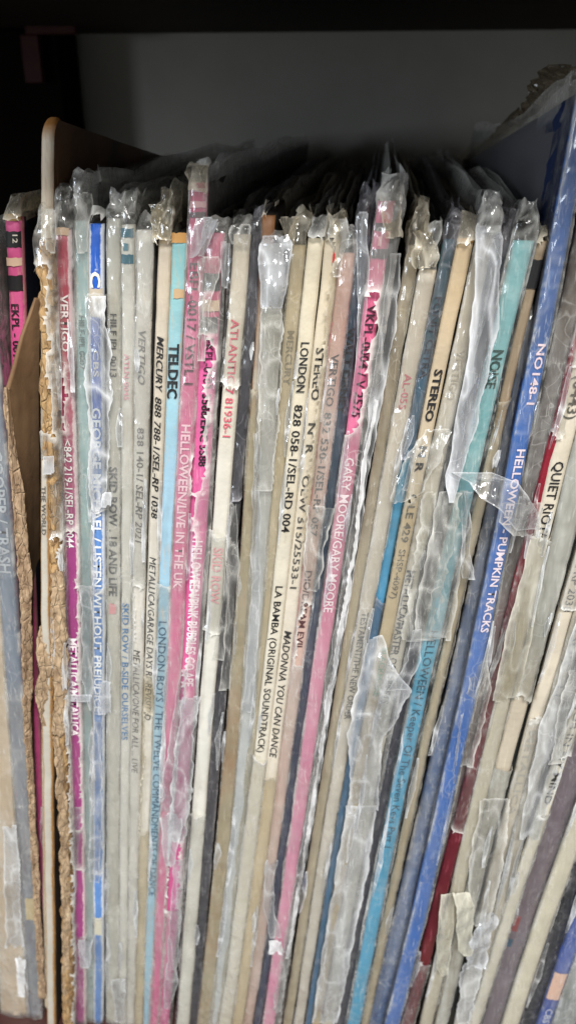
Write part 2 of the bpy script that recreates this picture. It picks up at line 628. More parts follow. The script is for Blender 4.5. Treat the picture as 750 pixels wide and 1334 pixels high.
    if holes:
        G = V.reshape(nc, nz, 3)
        G2 = G.copy()
        for (di, dj) in ((0, 1), (0, -1), (1, 0), (-1, 0)):
            Kn = np.roll(Kk, (di, dj), (0, 1)); Gn = np.roll(G, (di, dj), (0, 1))
            mk = (Kk < 0) & (Kn > 0)
            if dj == 1: mk[:, 0] = False
            if dj == -1: mk[:, -1] = False
            if di == 1: mk[0] = False
            if di == -1: mk[-1] = False
            f = np.clip(Kn / (Kn - Kk + 1e-9), 0, 1)[..., None]
            G2 = np.where(mk[..., None], Gn + (G - Gn) * f, G2)
        V = G2.reshape(-1, 3)
    # ragged mouth
    top = (z0 > ze - .004)
    for i in range(nc - 1):
        for j in range(nz - 1):
            if Kk[i, j] < 0 and Kk[i + 1, j + 1] < 0 and Kk[i + 1, j] < 0 and Kk[i, j + 1] < 0: continue
            if (Kk[i, j] < 0) + (Kk[i + 1, j + 1] < 0) + (Kk[i + 1, j] < 0) + (Kk[i, j + 1] < 0) == 3: continue
            p = i * nz + j
            faces.append((p, p + nz, p + nz + 1, p + 1))
    o = mesh_obj(name, V, faces, FILM[kind], parent, attr={'whitening': cr})
    o.data.materials.append(FILM_DEEP)
    dd = DD.reshape(nc, nz)[:, 0]
    o.data.polygons.foreach_set('material_index', [1 if min(dd[f[0] // nz], dd[f[1] // nz]) > .02 and V[f[0]][2] < sp.ztop - .01 else 0 for f in faces])
    return o


def flap(rows, parent, kind='torn', amp=.0008, rag=.18, nc=16, step=2, whitening=.25, name='torn_flap', thick=0.0, mat=None, sd=None, curl=0.0, endrag=True):
    """torn sheet: rows of (photo height, left, right, depth left, depth right)"""
    _seed[0] += 1
    sd = sd or _seed[0]
    rows = [tuple(r) + (0.0,) * (5 - len(r)) if len(r) < 5 else r for r in rows]
    ys = np.array([r[0] for r in rows], float)
    n = max(6, int((ys[-1] - ys[0]) / step))
    V, U, Tn = [], [], []
    for j in range(n):
        y = ys[0] + (ys[-1] - ys[0]) * j / (n - 1)
        xl, xr, dl, dr = [np.interp(y, ys, [r[k] for r in rows]) for k in (1, 2, 3, 4)]
        for i in range(nc):
            u = i / (nc - 1)
            d = dl + (dr - dl) * u
            p = at(xl + (xr - xl) * u, y, d)
            V.append(tuple(p)); U.append(u); Tn.append(j / (n - 1))
    V = np.array(V); U = np.array(U); Tn = np.array(Tn)
    wd = np.abs(V[nc - 1::nc, 0] - V[0::nc, 0]).repeat(nc)
    Zl = V * (0, 0, 1)
    rg = tri(Zl, 90, sd, 4, (1, 1, 1)) * .55 + tri(Zl, 320, sd + 1, 3, (1, 1, 1)) * .28
    rg2 = tri(Zl, 90, sd + 5, 4, (1, 1, 1)) * .55 + tri(Zl, 320, sd + 6, 3, (1, 1, 1)) * .28
    V[:, 0] += np.where(U < .5, (1 - 2 * U) * rg, (2 * U - 1) * rg2) * rag * wd
    if thick:
        V[:, 1] -= amp * (tri(V, 300, sd + 2, 5, (1, 1, .25)) * .30 + fbm(V, 800, sd + 3) * .45)
        ZS = (1, 1, .7)
    else:
        V[:, 1] -= amp * (tri(V, 75, sd + 2) * .8 + tri(V, 210, sd + 3, 4) * .35)
        ZS = (1, 1, .35)
    V[:, 1] -= curl * (2 * np.abs(U - .5)) ** 2
    V[:, 0] += amp * .35 * tri(V, 160, sd + 4)
    edge = np.clip(1 - np.minimum(np.minimum(U, 1 - U) * nc / 1.6, np.minimum(Tn, 1 - Tn) * n / 1.4), 0, 1)
    cr = np.clip(edge * .45 + whitening * np.clip(ridge(V * ZS, 300, sd + 8), 0, 1) ** 3 * 1.3, 0, 1)
    K = np.minimum(Tn, 1 - Tn) * n / 3.0 + vn(V * (1, 1, .5), 650, sd + 9) * (1 if endrag else 0) - (.25 if endrag else -1)
    faces = []
    for j in range(n - 1):
        for i in range(nc - 1):
            a = j * nc + i
            if K[a] < 0 and K[a + nc + 1] < 0: continue
            faces.append((a, a + nc, a + nc + 1, a + 1))
    o = mesh_obj(name, V, faces, mat or FILM[kind], parent, smooth=bool(thick), attr={'whitening': cr, 'u': U, 'v': V[:, 2], 'front': np.zeros(len(V))})
    if thick:
        m = o.modifiers.new('s', 'SOLIDIFY'); m.thickness = thick; m.offset = 0
    return o


GROUP = 'vinyl records standing in a row on the shelf'


def record(label, pts, c1, c2=None, split=None, Y0=0.0, text=(), bands=(), sl=None, name='vinyl_record', pk=None, jk=None, deg=2, mat=None, bulge=.0005, flaps=()):
    sp = Spine(pts, Y0, deg, bulge=bulge)
    root = empty(name, (float(sp.c(sp.zbot)), Y0, sp.zbot))
    tag(root, label, 'record', GROUP)
    if split: split = sp.z_at(split)
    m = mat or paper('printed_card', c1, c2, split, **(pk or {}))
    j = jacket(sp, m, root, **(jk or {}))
    for t in text:
        lettering(sp, t[0], t[1], t[2], t[3], j, **(t[4] if len(t) > 4 else {}))
    for b in bands:
        band(sp, *b[:3], j, **(b[3] if len(b) > 3 else {}))
    s = None
    if sl is not None:
        s = sleeve(sp, root, **sl)
    for f in flaps:
        flap(f[0], s or root, **(f[1] if len(f) > 1 else {}))
    if s is not None:
        # small loose folds and slivers of the split film lying along the spine
        rr = random.Random(int(pts[1][1] * 7 + pts[1][0]))
        ys = [p[0] for p in pts]
        for k in range(rr.choice((2, 3, 3, 4))):
            ya = rr.uniform(max(ys[0] + 60, 380), 1240)
            ln = rr.uniform(25, 110)
            yb = min(ya + ln, 1330)
            e_ = rr.choice((1, 2))
            xs = [np.interp(y_, ys, [p[e_] for p in pts]) for y_ in (ya, (ya + yb) / 2, yb)]
            wd = rr.uniform(2.5, 7) * (1 if e_ == 1 else -1)
            d_ = Y0 - rr.uniform(.0022, .0032)
            rows = []
            for y_, x_, kk in zip((ya, (ya + yb) / 2, yb), xs, (.35, 1.0, rr.uniform(.1, .7))):
                a_, b_ = sorted((x_ - wd * .25 * kk, x_ + wd * kk))
                rows.append((y_, a_, b_, d_, d_ - rr.uniform(0, .0012)))
            flap(rows, s, kind=rr.choice(('torn', 'torn', 'torn', 'white')), amp=.0006, rag=.22, nc=9, step=1.6, whitening=.5)
    return root, sp, j, s


# ------------------------------------------------------------------ divider board
def divider():
    Lx = [(160, 55, 71), (315, 55, 70), (700, 54, 69), (960, 56, 70), (1214, 58, 73), (1322, 59, 74)]
    sp = Spine(Lx, .002, 2, 1, ztop=at(62, 157, .002).z)
    root = empty('divider_board', (float(sp.c(sp.zbot)), 0, sp.zbot))
    tag(root, 'tall thin divider board with cream front edge and dark brown face, taller than the records', 'divider board')
    zt, z0 = sp.ztop, FLOORZ + .0012
    sl, r = .112, .0045
    prof = []
    for k in range(6):
        a = math.pi / 2 * k / 5
        prof.append((r - r * math.cos(a), zt - r + r * math.sin(a)))
    prof += [(.06, zt - .06 * sl), (.17, zt - .17 * sl), (.30, zt - .3 * sl), (.30, z0)]
    for k in range(5):
        a = math.pi / 2 * k / 4
        prof.append((r - r * math.sin(a), z0 + r - r * math.cos(a)))
    nz = 60
    zz = np.linspace(z0 + r, zt - r, nz)
    prof += [(0, z) for z in zz[1:-1]]
    n = len(prof)
    V = []
    for s_ in (-1, 1):
        for (y, z) in prof:
            V.append((float(sp.c(z)) + s_ * float(sp.w(z)) / 2, .002 + y, z))
    me = bpy.data.meshes.new('board')
    # faces of the two sides: fan as n-gons (laminate), edge strip as a part of its own
    side = empty  # noqa
    M_lam = plain('dark_brown_laminate', '#5e4028', .5, .35, 35, c2='#3a281a')
    o = mesh_obj('core_board', V, [tuple(range(n)), tuple(range(2 * n - 1, n - 1, -1))], M_lam, root, smooth=False)
    M_edge = paper('cream_edge', '#b07c48', '#ddd0b8', at(62, 172, .002).z, wear=.25, wcol='#9c6a3a', stain=.5, scol='#a8733f', soft=.002)
    # rounded cream edging strip
    E, Fq, cols = [], [], 7
    for i, (y, z) in enumerate(prof):
        for k in range(cols):
            u = k / (cols - 1)
            bul = .0007 * (1 - (2 * u - 1) ** 4) + .0001
            nx = -1 if i >= n - (nz - 2) or i < 3 or i >= n - (nz - 2) - 3 else 0
            yy, z2 = (.002 + y - bul, z) if (y < r * .6) else (.002 + y, z + (bul if z > .1 else -bul))
            E.append((float(sp.c(z)) + (u - .5) * (float(sp.w(z)) + .0002), yy, z2))
    for i in range(n):
        i2 = (i + 1) % n
        if 5 <= i <= 8: continue
        for k in range(cols - 1):
            Fq.append((i * cols + k, i2 * cols + k, i2 * cols + k + 1, i * cols + k + 1))
    E = np.array(E)
    E[:, 0] += fbm(E * (0, 0, 1), 90, 3) * .00015
    mesh_obj('edge_strip', E, Fq, M_edge, root, attr={'u': np.tile(np.linspace(0, 1, cols), n), 'v': E[:, 2], 'front': np.ones(len(E))})
    return root


divider()

# ------------------------------------------------------------------ records, left to right
BLK, WHT = '#1b1a1c', '#efeef0'
# far left, cut by the frame
record('beige card jacket in crinkled grey plastic, leftmost in the photo, cut by its edge',
       [(470, -50, -22), (760, -30, -4), (960, -10, 14), (1214, -4, 30), (1334, 2, 42)], '#c8b193', sl=dict(kind='cloudy', up=8),
       pk=dict(wear=.3, stain=.4))
record('blue-grey record with pale lettering and a purple right edge, by the torn brown cardboard',
       [(330, -40, -14), (560, -14, 8), (760, -2, 20), (960, 14, 34), (1080, 20, 42), (1214, 30, 51), (1334, 38, 55)], '#68778c', '#7a7f8a', 900,
       text=[('COOPER / TRASH', 585, 745, '#aeb6c0', dict(bold=.02))], sl=dict(kind='cloudy', up=7, holes=()),
       bands=[(1168, 1196, '#c4b083', dict(u0=.35, u1=.95))], pk=dict(wear=.2, wcol='#8a3f5c'), deg=3,
       flaps=[([(1075, 4, 22, -.002, -.002), (1150, 6, 26, -.003, -.002), (1235, 8, 30, -.004, -.002)], dict(kind='white')),
              ([(1245, 20, 34, -.003, -.003), (1300, 24, 32, -.004, -.003)], dict(kind='edge', step=2))])
r, sp, j, _ = record('pink spine with black bands and cream stripe at far left, partly behind torn cardboard',
       [(283, 7, 28), (400, 12, 31), (550, 19, 38), (760, 28, 44), (1200, 50, 62)], '#cf5a8e', Y0=.007, bulge=.0008,
       text=[('EKPL - 0011', 395, 470, BLK, dict(h=.5))],
       bands=[(278, 287, '#b99a68'), (301, 322, BLK), (335, 346, '#d8b9a0'), (358, 378, BLK)],
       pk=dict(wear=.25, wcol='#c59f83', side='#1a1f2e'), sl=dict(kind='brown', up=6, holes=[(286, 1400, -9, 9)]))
lettering(sp, '12', 305, 316, '#d8cfc0', j, h=.3, uc=.68)
record('navy record recessed in the dark gap between pink spine and divider board',
       [(286, 31, 44), (500, 36, 48), (900, 44, 52), (1300, 60, 66)], '#1c2333', Y0=.024, pk=dict(wear=.1), sl=dict(kind='brown', up=5, holes=[(286, 1400, -2, 3)]))

# torn cardboard leaf bent open in front of the pink record
M_k1 = kraft('torn_kraft_card')
M_k2 = plain('kraft_card_face', '#85694b', .85, .2, 60, c2='#6b5036')
tc = empty('torn_cardboard', at(40, 1300, 0))
tag(tc, 'torn brown cardboard leaf with a ragged fluffy edge, left of the divider board', 'cardboard')
flap([(388, 46, 52, .003, .004), (440, 28, 52, -.002, .005), (510, 9, 51, -.009, .006), (640, 21, 52, -.007, .010), (760, 30, 53, -.004, .016), (900, 36, 52, -.002, .018), (1080, 44, 54, .000, .02), (1300, 56, 62, .002, .02)],
     tc, amp=.0003, rag=.03, nc=16, step=3, name='card_face', thick=.0009, mat=M_k2, endrag=False)
for k, (yo, wv) in enumerate([(0, 1.0), (5, .8), (-4, .6)]):
    flap([(505, 7, 13, -.009 - k * .0008, -.008), (560, 10, 17, -.008 - k * .0008, -.007), (640, 17 + yo * .3, 30 + yo * .3, -.0075 - k * .0006, -.006), (760, 27 + yo * .3, 40 + yo * .3, -.006 - k * .0006, -.005), (860, 30, 42, -.0045 - k * .0006, -.003), (960, 33, 40, -.003 - k * .0004, -.002), (1080, 40, 48, -.002, -.001), (1300, 52, 59, -.001, 0)],
         tc, amp=.0013, rag=.32 * wv + .1, nc=9, step=2, name='torn_edge', thick=.0005, mat=M_k1, endrag=False)

# worn kraft spines in front of the divider
r, sp, j, _ = record('record with worn-through brown kraft spine, crumbling and corky, directly before the divider board',
       [(314, 52, 70), (400, 51, 68), (500, 53, 70), (560, 54, 71), (640, 60, 76), (800, 66, 84), (960, 73, 89), (1214, 80, 92), (1334, 83, 94)], '#b08040', Y0=-.0045, mat=kraft('corky_kraft', '#ad8d62', '#80613f', '#c6ac82', 420),
       jk=dict(rag=1.0, rz=.0011, topcut=.002), bulge=.0012, deg=3,
       sl=dict(kind='clear', up=9, wide=(.3, 1.2), holes=[(345, 560, -2, .6), (700, 1400, -2, .9)]))
flap([(270, 60, 72, -.006, -.005), (300, 58, 74, -.0065, -.006), (330, 60, 73, -.007, -.006)], r, kind='clear', name='torn_flap')
flap([(594, 56, 70, -.009, -.0075), (618, 57, 71, -.009, -.0075)], r, kind='foil', name='torn_flap', step=1.5)
r2, sp2, j2, _ = record('narrow grey spine lettered THE WORLD, in front of the cream divider edge',
       [(600, 54, 62), (700, 54, 64), (800, 54, 65), (900, 55, 67)], '#b9b3a6', Y0=-.0065, pk=dict(wear=.5, wcol='#b58a55'),
       text=[('THE WORLD', 632, 695, '#5a544c', dict(h=.6))], jk=dict(back=.0012))
# that spine is only a remnant strip: cut its length
bpy.data.objects.remove(j2, do_unlink=True) if False else None
M_k3 = kraft('crumbled_kraft', '#b39a7c', '#8c745a', '#d0bc9c', 420)
for seg in ([(812, 52, 66, -.006, -.005), (860, 50, 70, -.0085, -.006), (905, 46, 68, -.009, -.006), (960, 58, 70, -.006, -.005)],
            [(740, 66, 84, -.007, -.006), (820, 68, 86, -.008, -.006), (900, 70, 88, -.008, -.006), (960, 72, 88, -.007, -.006)],
            [(960, 70, 78, -.007, -.006), (1080, 78, 90, -.008, -.006), (1214, 82, 92, -.007, -.006), (1300, 82, 90, -.006, -.005)]):
    flap(seg, r, amp=.0015, rag=.28, nc=11, step=2, name='torn_edge', thick=.0006, mat=M_k3)

record('dark red to magenta spine with white VERTIGO and METALLICA lettering beside worn kraft spine',
       [(300, 73, 92), (400, 75, 92), (500, 76, 97), (640, 85, 100), (760, 87, 102), (960, 92, 106), (1080, 95, 108), (1214, 98, 110), (1334, 98, 112)], '#a93a50', '#9f4a84', 600,
       Y0=-.001, text=[('VERTIGO', 383, 457, '#f0e4e6', dict(h=.55, bold=.02, uc=.56)), ('<842 219-1/SEL-RP 2044', 572, 712, WHT, dict(h=.6, bold=.01)),
             ('METALLICA/METALLICA', 830, 957, '#f6eef4', dict(h=.62, bold=.03))],
       bands=[(296, 306, '#c9a98a')], pk=dict(wear=.5, wcol='#e6c9cf', soft=.03), sl=dict(kind='clear', up=11, wide=(.3, .4), holes=[(480, 560, -.5, .5), (690, 1075, -1, .9), (1130, 1215)]),
       flaps=[([(905, 74, 118, -.003, -.0035), (914, 74, 118, -.0045, -.0035)], dict(kind='foil', step=1, rag=.05, amp=.0004)),
              ([(1052, 96, 106, -.002, -.002), (1120, 90, 101, -.003, -.002), (1200, 86, 95, -.003, -.002)], dict(kind='torn')),
              ([(1225, 102, 120, -.003, -.003), (1262, 104, 118, -.0035, -.003)], dict(kind='foil', step=2))])
record('pale blue-green spine in plastic gathered to a peak, left of the bright blue spine',
       [(288, 98, 115), (400, 99, 116), (560, 102, 118), (700, 104, 119), (960, 108, 122), (1080, 109, 121), (1214, 113, 124), (1334, 114, 124)], '#92b9bd', '#8fa9ae', 700,
       Y0=.001, text=[('HILF-IPL 0007', 410, 480, '#48666a', dict(h=.45))], sl=dict(kind='cloudy', up=12, crumple=1.6),
       flaps=[([(250, 97, 122, -.003, -.002), (268, 99, 126, -.004, .0), (290, 98, 116, -.003, -.001), (330, 99, 112, -.002, -.001)], dict(kind='clear', amp=.002))])
record('bright blue worn spine with big white C at top and LISTEN WITHOUT PREJUDICE lettering',
       [(292, 117, 133), (400, 117, 134), (560, 119, 137), (680, 121, 136), (760, 120, 136), (960, 121, 136), (1080, 122, 136), (1214, 123, 134), (1334, 123, 134)], '#1f57b4', '#5f86c0', 560,
       Y0=.0, text=[('C', 353, 374, '#e9e2d0', dict(h=.7, bold=.03)), ('CBS', 455, 490, '#d8d4cc', dict(h=.4)), ('GEORGE MICHAEL / LISTEN WITHOUT PREJUDICE', 530, 925, '#e9edf2', dict(h=.66, bold=.02))],
       bands=[(375, 412, '#b5aa98'), (1194, 1216, '#d8d4c2', dict(u0=.1, u1=.9))], pk=dict(wear=.6, wcol='#cfd6e2', stain=.15), sl=dict(kind='clear', up=3, holes=[(280, 385), (668, 765), (1130, 1190)]),
       flaps=[([(385, 114, 136, -.002, -.002), (430, 112, 142, -.004, -.003), (500, 113, 144, -.004, -.0035), (580, 115, 142, -.004, -.003), (640, 118, 140, -.004, -.003), (668, 117, 128, -.0035, -.003)], dict(kind='white', amp=.0012, whitening=.5)),
              ([(640, 134, 147, -.004, -.005), (660, 134, 145, -.004, -.005)], dict(kind='edge', step=1.5)),
              ([(762, 103, 120, -.003, -.003), (800, 106, 122, -.003, -.003), (880, 108, 120, -.003, -.002), (930, 118, 132, -.003, -.003)], dict(kind='torn', amp=.0012)),
              ([(885, 130, 145, -.003, -.003), (932, 128, 144, -.004, -.004)], dict(kind='foil', step=1.5)),
              ([(940, 122, 132, -.002, -.002), (1060, 118, 134, -.003, -.002), (1150, 116, 130, -.003, -.002)], dict(kind='torn', amp=.001))])
record('grey-white spine lettered SKID ROW . 18 AND LIFE in dark grey capitals',
       [(285, 139, 155), (400, 142, 158), (520, 141, 158), (640, 141, 158), (760, 142, 159), (960, 138, 156), (1080, 138, 154), (1214, 139, 154), (1334, 140, 155)], '#c2c0b4', Y0=.0008,
       text=[('HILF IPL 0013', 408, 490, '#33312e', dict(h=.5)), ('SKID ROW . 18 AND LIFE', 607, 775, '#2f3133', dict(h=.62, bold=.03))],
       bands=[(785, 798, '#cf8f93', dict(u0=.2, u1=.75))], pk=dict(wear=.2), sl=dict(kind='cloudy', up=6, crumple=1.5))
record('off-white spine with teal bands at its top and blue SKID ROW / B-SIDE lettering',
       [(293, 157, 172), (400, 159, 175), (560, 159, 176), (640, 159, 173), (760, 159, 173), (960, 157, 168), (1080, 156, 167), (1214, 156, 166), (1334, 155, 165)], '#d2d0c8', Y0=.0,
       text=[('ATLN-0045', 460, 520, '#cf8f9c', dict(h=.4)), ('SKID ROW / B-SIDE OURSELVES', 784, 962, '#4274a6', dict(h=.66, bold=.01))],
       bands=[(297, 309, '#3d6777'), (317, 326, '#5f8492', dict(u0=.2, u1=.6)), (331, 343, '#3d6777')], pk=dict(wear=.2), sl=dict(kind='clear', up=8, crumple=1.6),
       flaps=[([(1275, 146, 164, -.003, -.003), (1330, 150, 162, -.003, -.002)], dict(kind='torn'))])
record('white spine with grey italic VERTIGO lettering beside the dark MERCURY lettering',
       [(300, 174, 198), (400, 178, 198), (560, 177, 196), (640, 176, 190), (760, 175, 188), (960, 171, 182), (1080, 168, 180), (1214, 166, 178), (1334, 165, 176)], '#d3cfc6', Y0=-.0003,
       text=[('VERTIGO', 430, 500, '#5e5c5a', dict(h=.5, ital=.25)), ('838 140-1/', 556, 626, '#5c5a56', dict(h=.5)), ('SEL-RP 2021', 630, 706, '#55534f', dict(h=.55, ital=.2)), ('METALLICA/ONE FOR ALL ... LIVE', 845, 1005, '#454341', dict(h=.6, bold=.0, ital=.2))],
       pk=dict(wear=.2), sl=dict(kind='cloudy', up=4, crumple=1.3, holes=[(760, 860, .3, 2)]))
record('bare beige spine with black italic MERCURY 888 788-1 lettering beside the pale blue spine',
       [(314, 205, 222), (400, 204, 219), (500, 202, 217), (640, 195, 211), (760, 193, 207), (900, 188, 203), (960, 184, 198), (1080, 181, 194), (1214, 179, 191), (1334, 176, 187)], '#cbbca6', '#cfcbc0', 560,
       Y0=.0004, text=[('MERCURY', 437, 510, BLK, dict(h=.55, ital=.3, bold=.01)), ('888 788-1/SEL-RP 1038', 516, 674, BLK, dict(h=.55, ital=.25, bold=.01)), ('METALLICA/GARAGE DAYS RE-REVISITED', 724, 936, '#3a3a3c', dict(h=.58, ital=.25, bold=.0))],
       pk=dict(wear=.15, soft=.05), sl=dict(kind='brown', up=12, crumple=1.8, holes=[(312, 880, -.6, 1.6), (920, 1080, .2, 1.6)]),
       flaps=[([(266, 193, 214, .002, .0), (290, 199, 222, -.001, -.001), (312, 203, 222, -.002, -.001)], dict(kind='brown', amp=.0025))])
record('pale sky blue spine with bold black TELDEC lettering and a rubbed tan top',
       [(306, 223, 243), (400, 221, 240), (500, 217, 235), (640, 211, 228), (760, 208, 224), (900, 203, 217), (960, 198, 212), (1080, 196, 209), (1214, 191, 204), (1334, 186, 198)], '#86b4b6', '#9cc6dc', 480,
       Y0=-.0004, text=[('TELDEC', 447, 518, BLK, dict(h=.7, bold=.03)), ('LONDON BOYS / THE TWELVE COMMANDMENTS OF DANCE', 808, 1165, '#27506c', dict(h=.68, bold=.0))],
       bands=[(303, 316, '#c08f52'), (376, 388, '#b99c78', dict(u0=.3, u1=1))], pk=dict(wear=.28, wcol='#c9a477', soft=.03, stain=.1), sl=dict(kind='clear', up=2, holes=[(240, 760, -9, 9)]))
record('dusty pink record in tall plastic knotted above its neighbours, lettered HELLOWEEN/LIVE IN THE UK',
       [(238, 246, 270), (300, 245, 268), (400, 243, 262), (560, 237, 254), (640, 230, 249), (760, 224, 242), (900, 217, 234), (960, 210, 226), (1080, 207, 222), (1214, 202, 216), (1334, 193, 208)], '#bf3f70', '#cf6a94', 400,
       Y0=-.0006, text=[('EBFL-0017 / VSTL 1', 342, 500, '#40142a', dict(h=.6)), ('HELLOWEEN/LIVE IN THE UK', 552, 765, '#f2cbd8', dict(h=.6, bold=.02))],
       bands=[(244, 249, '#e0c4cc'), (262, 270, '#d9a9ad'), (276, 283, '#473038')], pk=dict(wear=.15, wcol='#e0b2c0'), sl=dict(kind='cloudy', up=5, crumple=1.6, gap=.0008, holes=[(600, 640, 1.0, 2)]),
       flaps=[([(211, 243, 272, -.001, -.001), (225, 242, 274, -.004, -.003), (240, 246, 271, -.003, -.003), (252, 249, 268, -.002, -.002)], dict(kind='brown', amp=.003, whitening=.9, step=1.5, nc=18)),
              ([(870, 236, 246, -.003, -.003), (930, 226, 240, -.004, -.003), (1010, 214, 230, -.004, -.003), (1060, 208, 226, -.003, -.003)], dict(kind='torn', amp=.0016)),
              ([(1060, 208, 236, -.003, -.005), (1100, 212, 234, -.004, -.005), (1130, 214, 226, -.004, -.004)], dict(kind='white', amp=.0016))])
record('hot pink spine with black and cream bands, lettered HELLOWEEN/PINK BUBBLES GO APE',
       [(304, 265, 289), (400, 263, 286), (500, 256, 279), (640, 249, 271), (760, 243, 264), (860, 238, 261), (960, 230, 252), (1080, 220, 241), (1214, 214, 229), (1334, 207, 219)], '#c4587c', '#cf6498', 440,
       Y0=.0004, text=[('EKPL-0103', 440, 505, '#3a1a2a', dict(h=.45, uc=.6)), ('3588/EMC 3588', 512, 606, BLK, dict(h=.45, bold=.02, uc=.6)), ('HELLOWEEN/PINK BUBBLES GO APE', 703, 892, '#fbe3ee', dict(h=.6, bold=.02, uc=.56))],
       bands=[(355, 378, BLK, dict(u0=0, u1=1)), (390, 405, '#cdb59c'), (412, 433, '#241d22')], pk=dict(wear=.15, wcol='#f0b4cc', stain=.1), sl=dict(kind='cloudy', up=4, wide=(.2, 1.0), gap=.001, holes=[(436, 640, -.6, .62), (640, 905, -.9, .35), (1090, 1180, .1, .8)]),
       flaps=[([(283, 256, 290, -.004, -.002), (300, 250, 276, -.006, -.003), (320, 247, 264, -.006, -.004), (336, 247, 254, -.005, -.004)], dict(kind='foil', amp=.001, step=1.5)),
              ([(286, 268, 286, -.006, -.003), (310, 262, 276, -.006, -.004), (334, 258, 264, -.005, -.004)], dict(kind='foil', amp=.001, step=1.5)),
              ([(334, 258, 288, -.003, -.003), (360, 259, 285, -.003, -.003), (400, 260, 272, -.003, -.003), (470, 258, 268, -.003, -.002)], dict(kind='cloudy', amp=.0008)),
              ([(905, 238, 260, -.003, -.002), (960, 231, 254, -.004, -.003), (1050, 222, 248, -.004, -.003), (1100, 220, 240, -.003, -.003)], dict(kind='white', amp=.0014)),
              ([(1120, 226, 238, -.003, -.003), (1200, 222, 236, -.003, -.004), (1290, 214, 230, -.003, -.003), (1318, 213, 217, -.003, -.003)], dict(kind='torn', amp=.001, step=2))])
record('white spine with pink-red ATLANTIC 7 and SKID ROW lettering, right of the hot pink spine',
       [(306, 301, 327), (400, 299, 320), (500, 292, 311), (640, 280, 298), (760, 274, 291), (900, 262, 280), (960, 256, 273), (1080, 250, 267), (1214, 239, 255), (1334, 230, 246)], '#d8ccb8', '#dcdad0', 560,
       Y0=-.0006, text=[('ATLANTIC 7 81936-1', 415, 568, '#c85a6a', dict(h=.5)), ('SKID ROW', 712, 785, '#dba0a6', dict(h=.66))],
       pk=dict(wear=.12, stain=.18, soft=.05), sl=dict(kind='clear', up=4, wide=(.5, .1), crumple=1.6, holes=[(500, 690, -.2, 2), (820, 1060, -.2, 2)]),
       flaps=[([(292, 297, 326, -.003, -.002), (305, 296, 328, -.005, -.004), (318, 300, 325, -.003, -.003)], dict(kind='cloudy', amp=.0022, step=1.5, whitening=.6)),
              ([(312, 289, 300, -.003, -.002), (350, 288, 298, -.003, -.003), (376, 288, 294, -.003, -.003)], dict(kind='torn', amp=.001, step=2)),
              ([(700, 296, 300, -.002, -.002), (780, 290, 298, -.003, -.002), (860, 276, 292, -.002, -.001)], dict(kind='clear'))])
record('black-sided jacket in grey plastic between the white ATLANTIC spine and a mottled brown one',
       [(302, 326, 340), (400, 320, 334), (500, 312, 325), (640, 299, 314), (760, 293, 309), (900, 283, 296), (960, 274, 286), (1080, 267, 279), (1214, 255, 266), (1334, 246, 257)], '#3f4043', Y0=.0012,
       pk=dict(wear=.08, wcol='#8d8f92', stain=.1), sl=dict(kind='dark', up=6, crumple=1.2, holes=[(650, 700, .2, 2)]),
       flaps=[([(655, 298, 308, -.002, -.001), (700, 296, 312, -.003, -.001), (800, 294, 309, -.003, -.001), (900, 286, 298, -.002, -.001)], dict(kind='clear', amp=.001))])
record('mottled grey and rusty brown aged spine without lettering, left of the shiny-capped white sleeve',
       [(281, 346, 360), (400, 334, 347), (500, 327, 342), (640, 316, 333), (760, 311, 331), (900, 300, 319), (960, 291, 311), (1080, 284, 303), (1214, 271, 288), (1334, 258, 275)], '#7d5130', '#a9a595', 420,
       Y0=.001, pk=dict(wear=.3, wcol='#b07a4c', stain=.9, scol='#9a6a44', soft=.03), sl=dict(kind='brown', up=3, holes=[(270, 500, -1, 2)]))
# recolour: above split it is rusty (c1 above / c2 below handled by paper)
record('white-grey record whose sleeve is capped with a shiny crumpled foil-like fold at the top',
       [(318, 341, 372), (400, 340, 366), (500, 336, 364), (640, 331, 352), (760, 331, 346), (900, 316, 333), (960, 310, 327), (1080, 303, 318), (1214, 287, 301), (1334, 271, 287)], '#b9b6ac', '#c3c8ca', 700,
       Y0=.0006, pk=dict(wear=.15, wcol='#d8dde0', soft=.05), sl=dict(kind='cloudy', up=4, gap=.0012),
       flaps=[([(306, 342, 374, -.001, -.001), (318, 338, 378, -.004, -.003), (345, 338, 378, -.005, -.004), (372, 339, 376, -.004, -.004), (402, 340, 370, -.003, -.002)], dict(kind='foil', amp=.0016, nc=20, step=1.5, rag=.05, whitening=.5)),
              ([(400, 340, 368, -.003, -.002), (520, 338, 366, -.003, -.002), (640, 332, 354, -.003, -.002)], dict(kind='cloudy', amp=.0007)),
              ([(560, 331, 340, -.003, -.002), (800, 326, 338, -.003, -.002), (930, 316, 328, -.003, -.002)], dict(kind='torn', amp=.0009))])
record('pale beige spine with faint grey MERCURY lettering under plastic, left of the LONDON spine',
       [(320, 379, 397), (400, 376, 393), (500, 364, 382), (640, 349, 367), (760, 343, 358), (900, 331, 346), (960, 324, 337), (1080, 312, 322), (1214, 297, 305), (1334, 283, 292)], '#c4bba6', '#cfccc2', 560,
       Y0=.0012, text=[('MERCURY', 430, 500, '#77746c', dict(h=.5))], pk=dict(wear=.1, soft=.06), sl=dict(kind='brown', up=8, crumple=1.6),
       flaps=[([(283, 366, 389, -.002, .0), (300, 368, 384, -.003, -.001), (322, 371, 382, -.003, -.001)], dict(kind='brown', amp=.0025, step=1.5))])
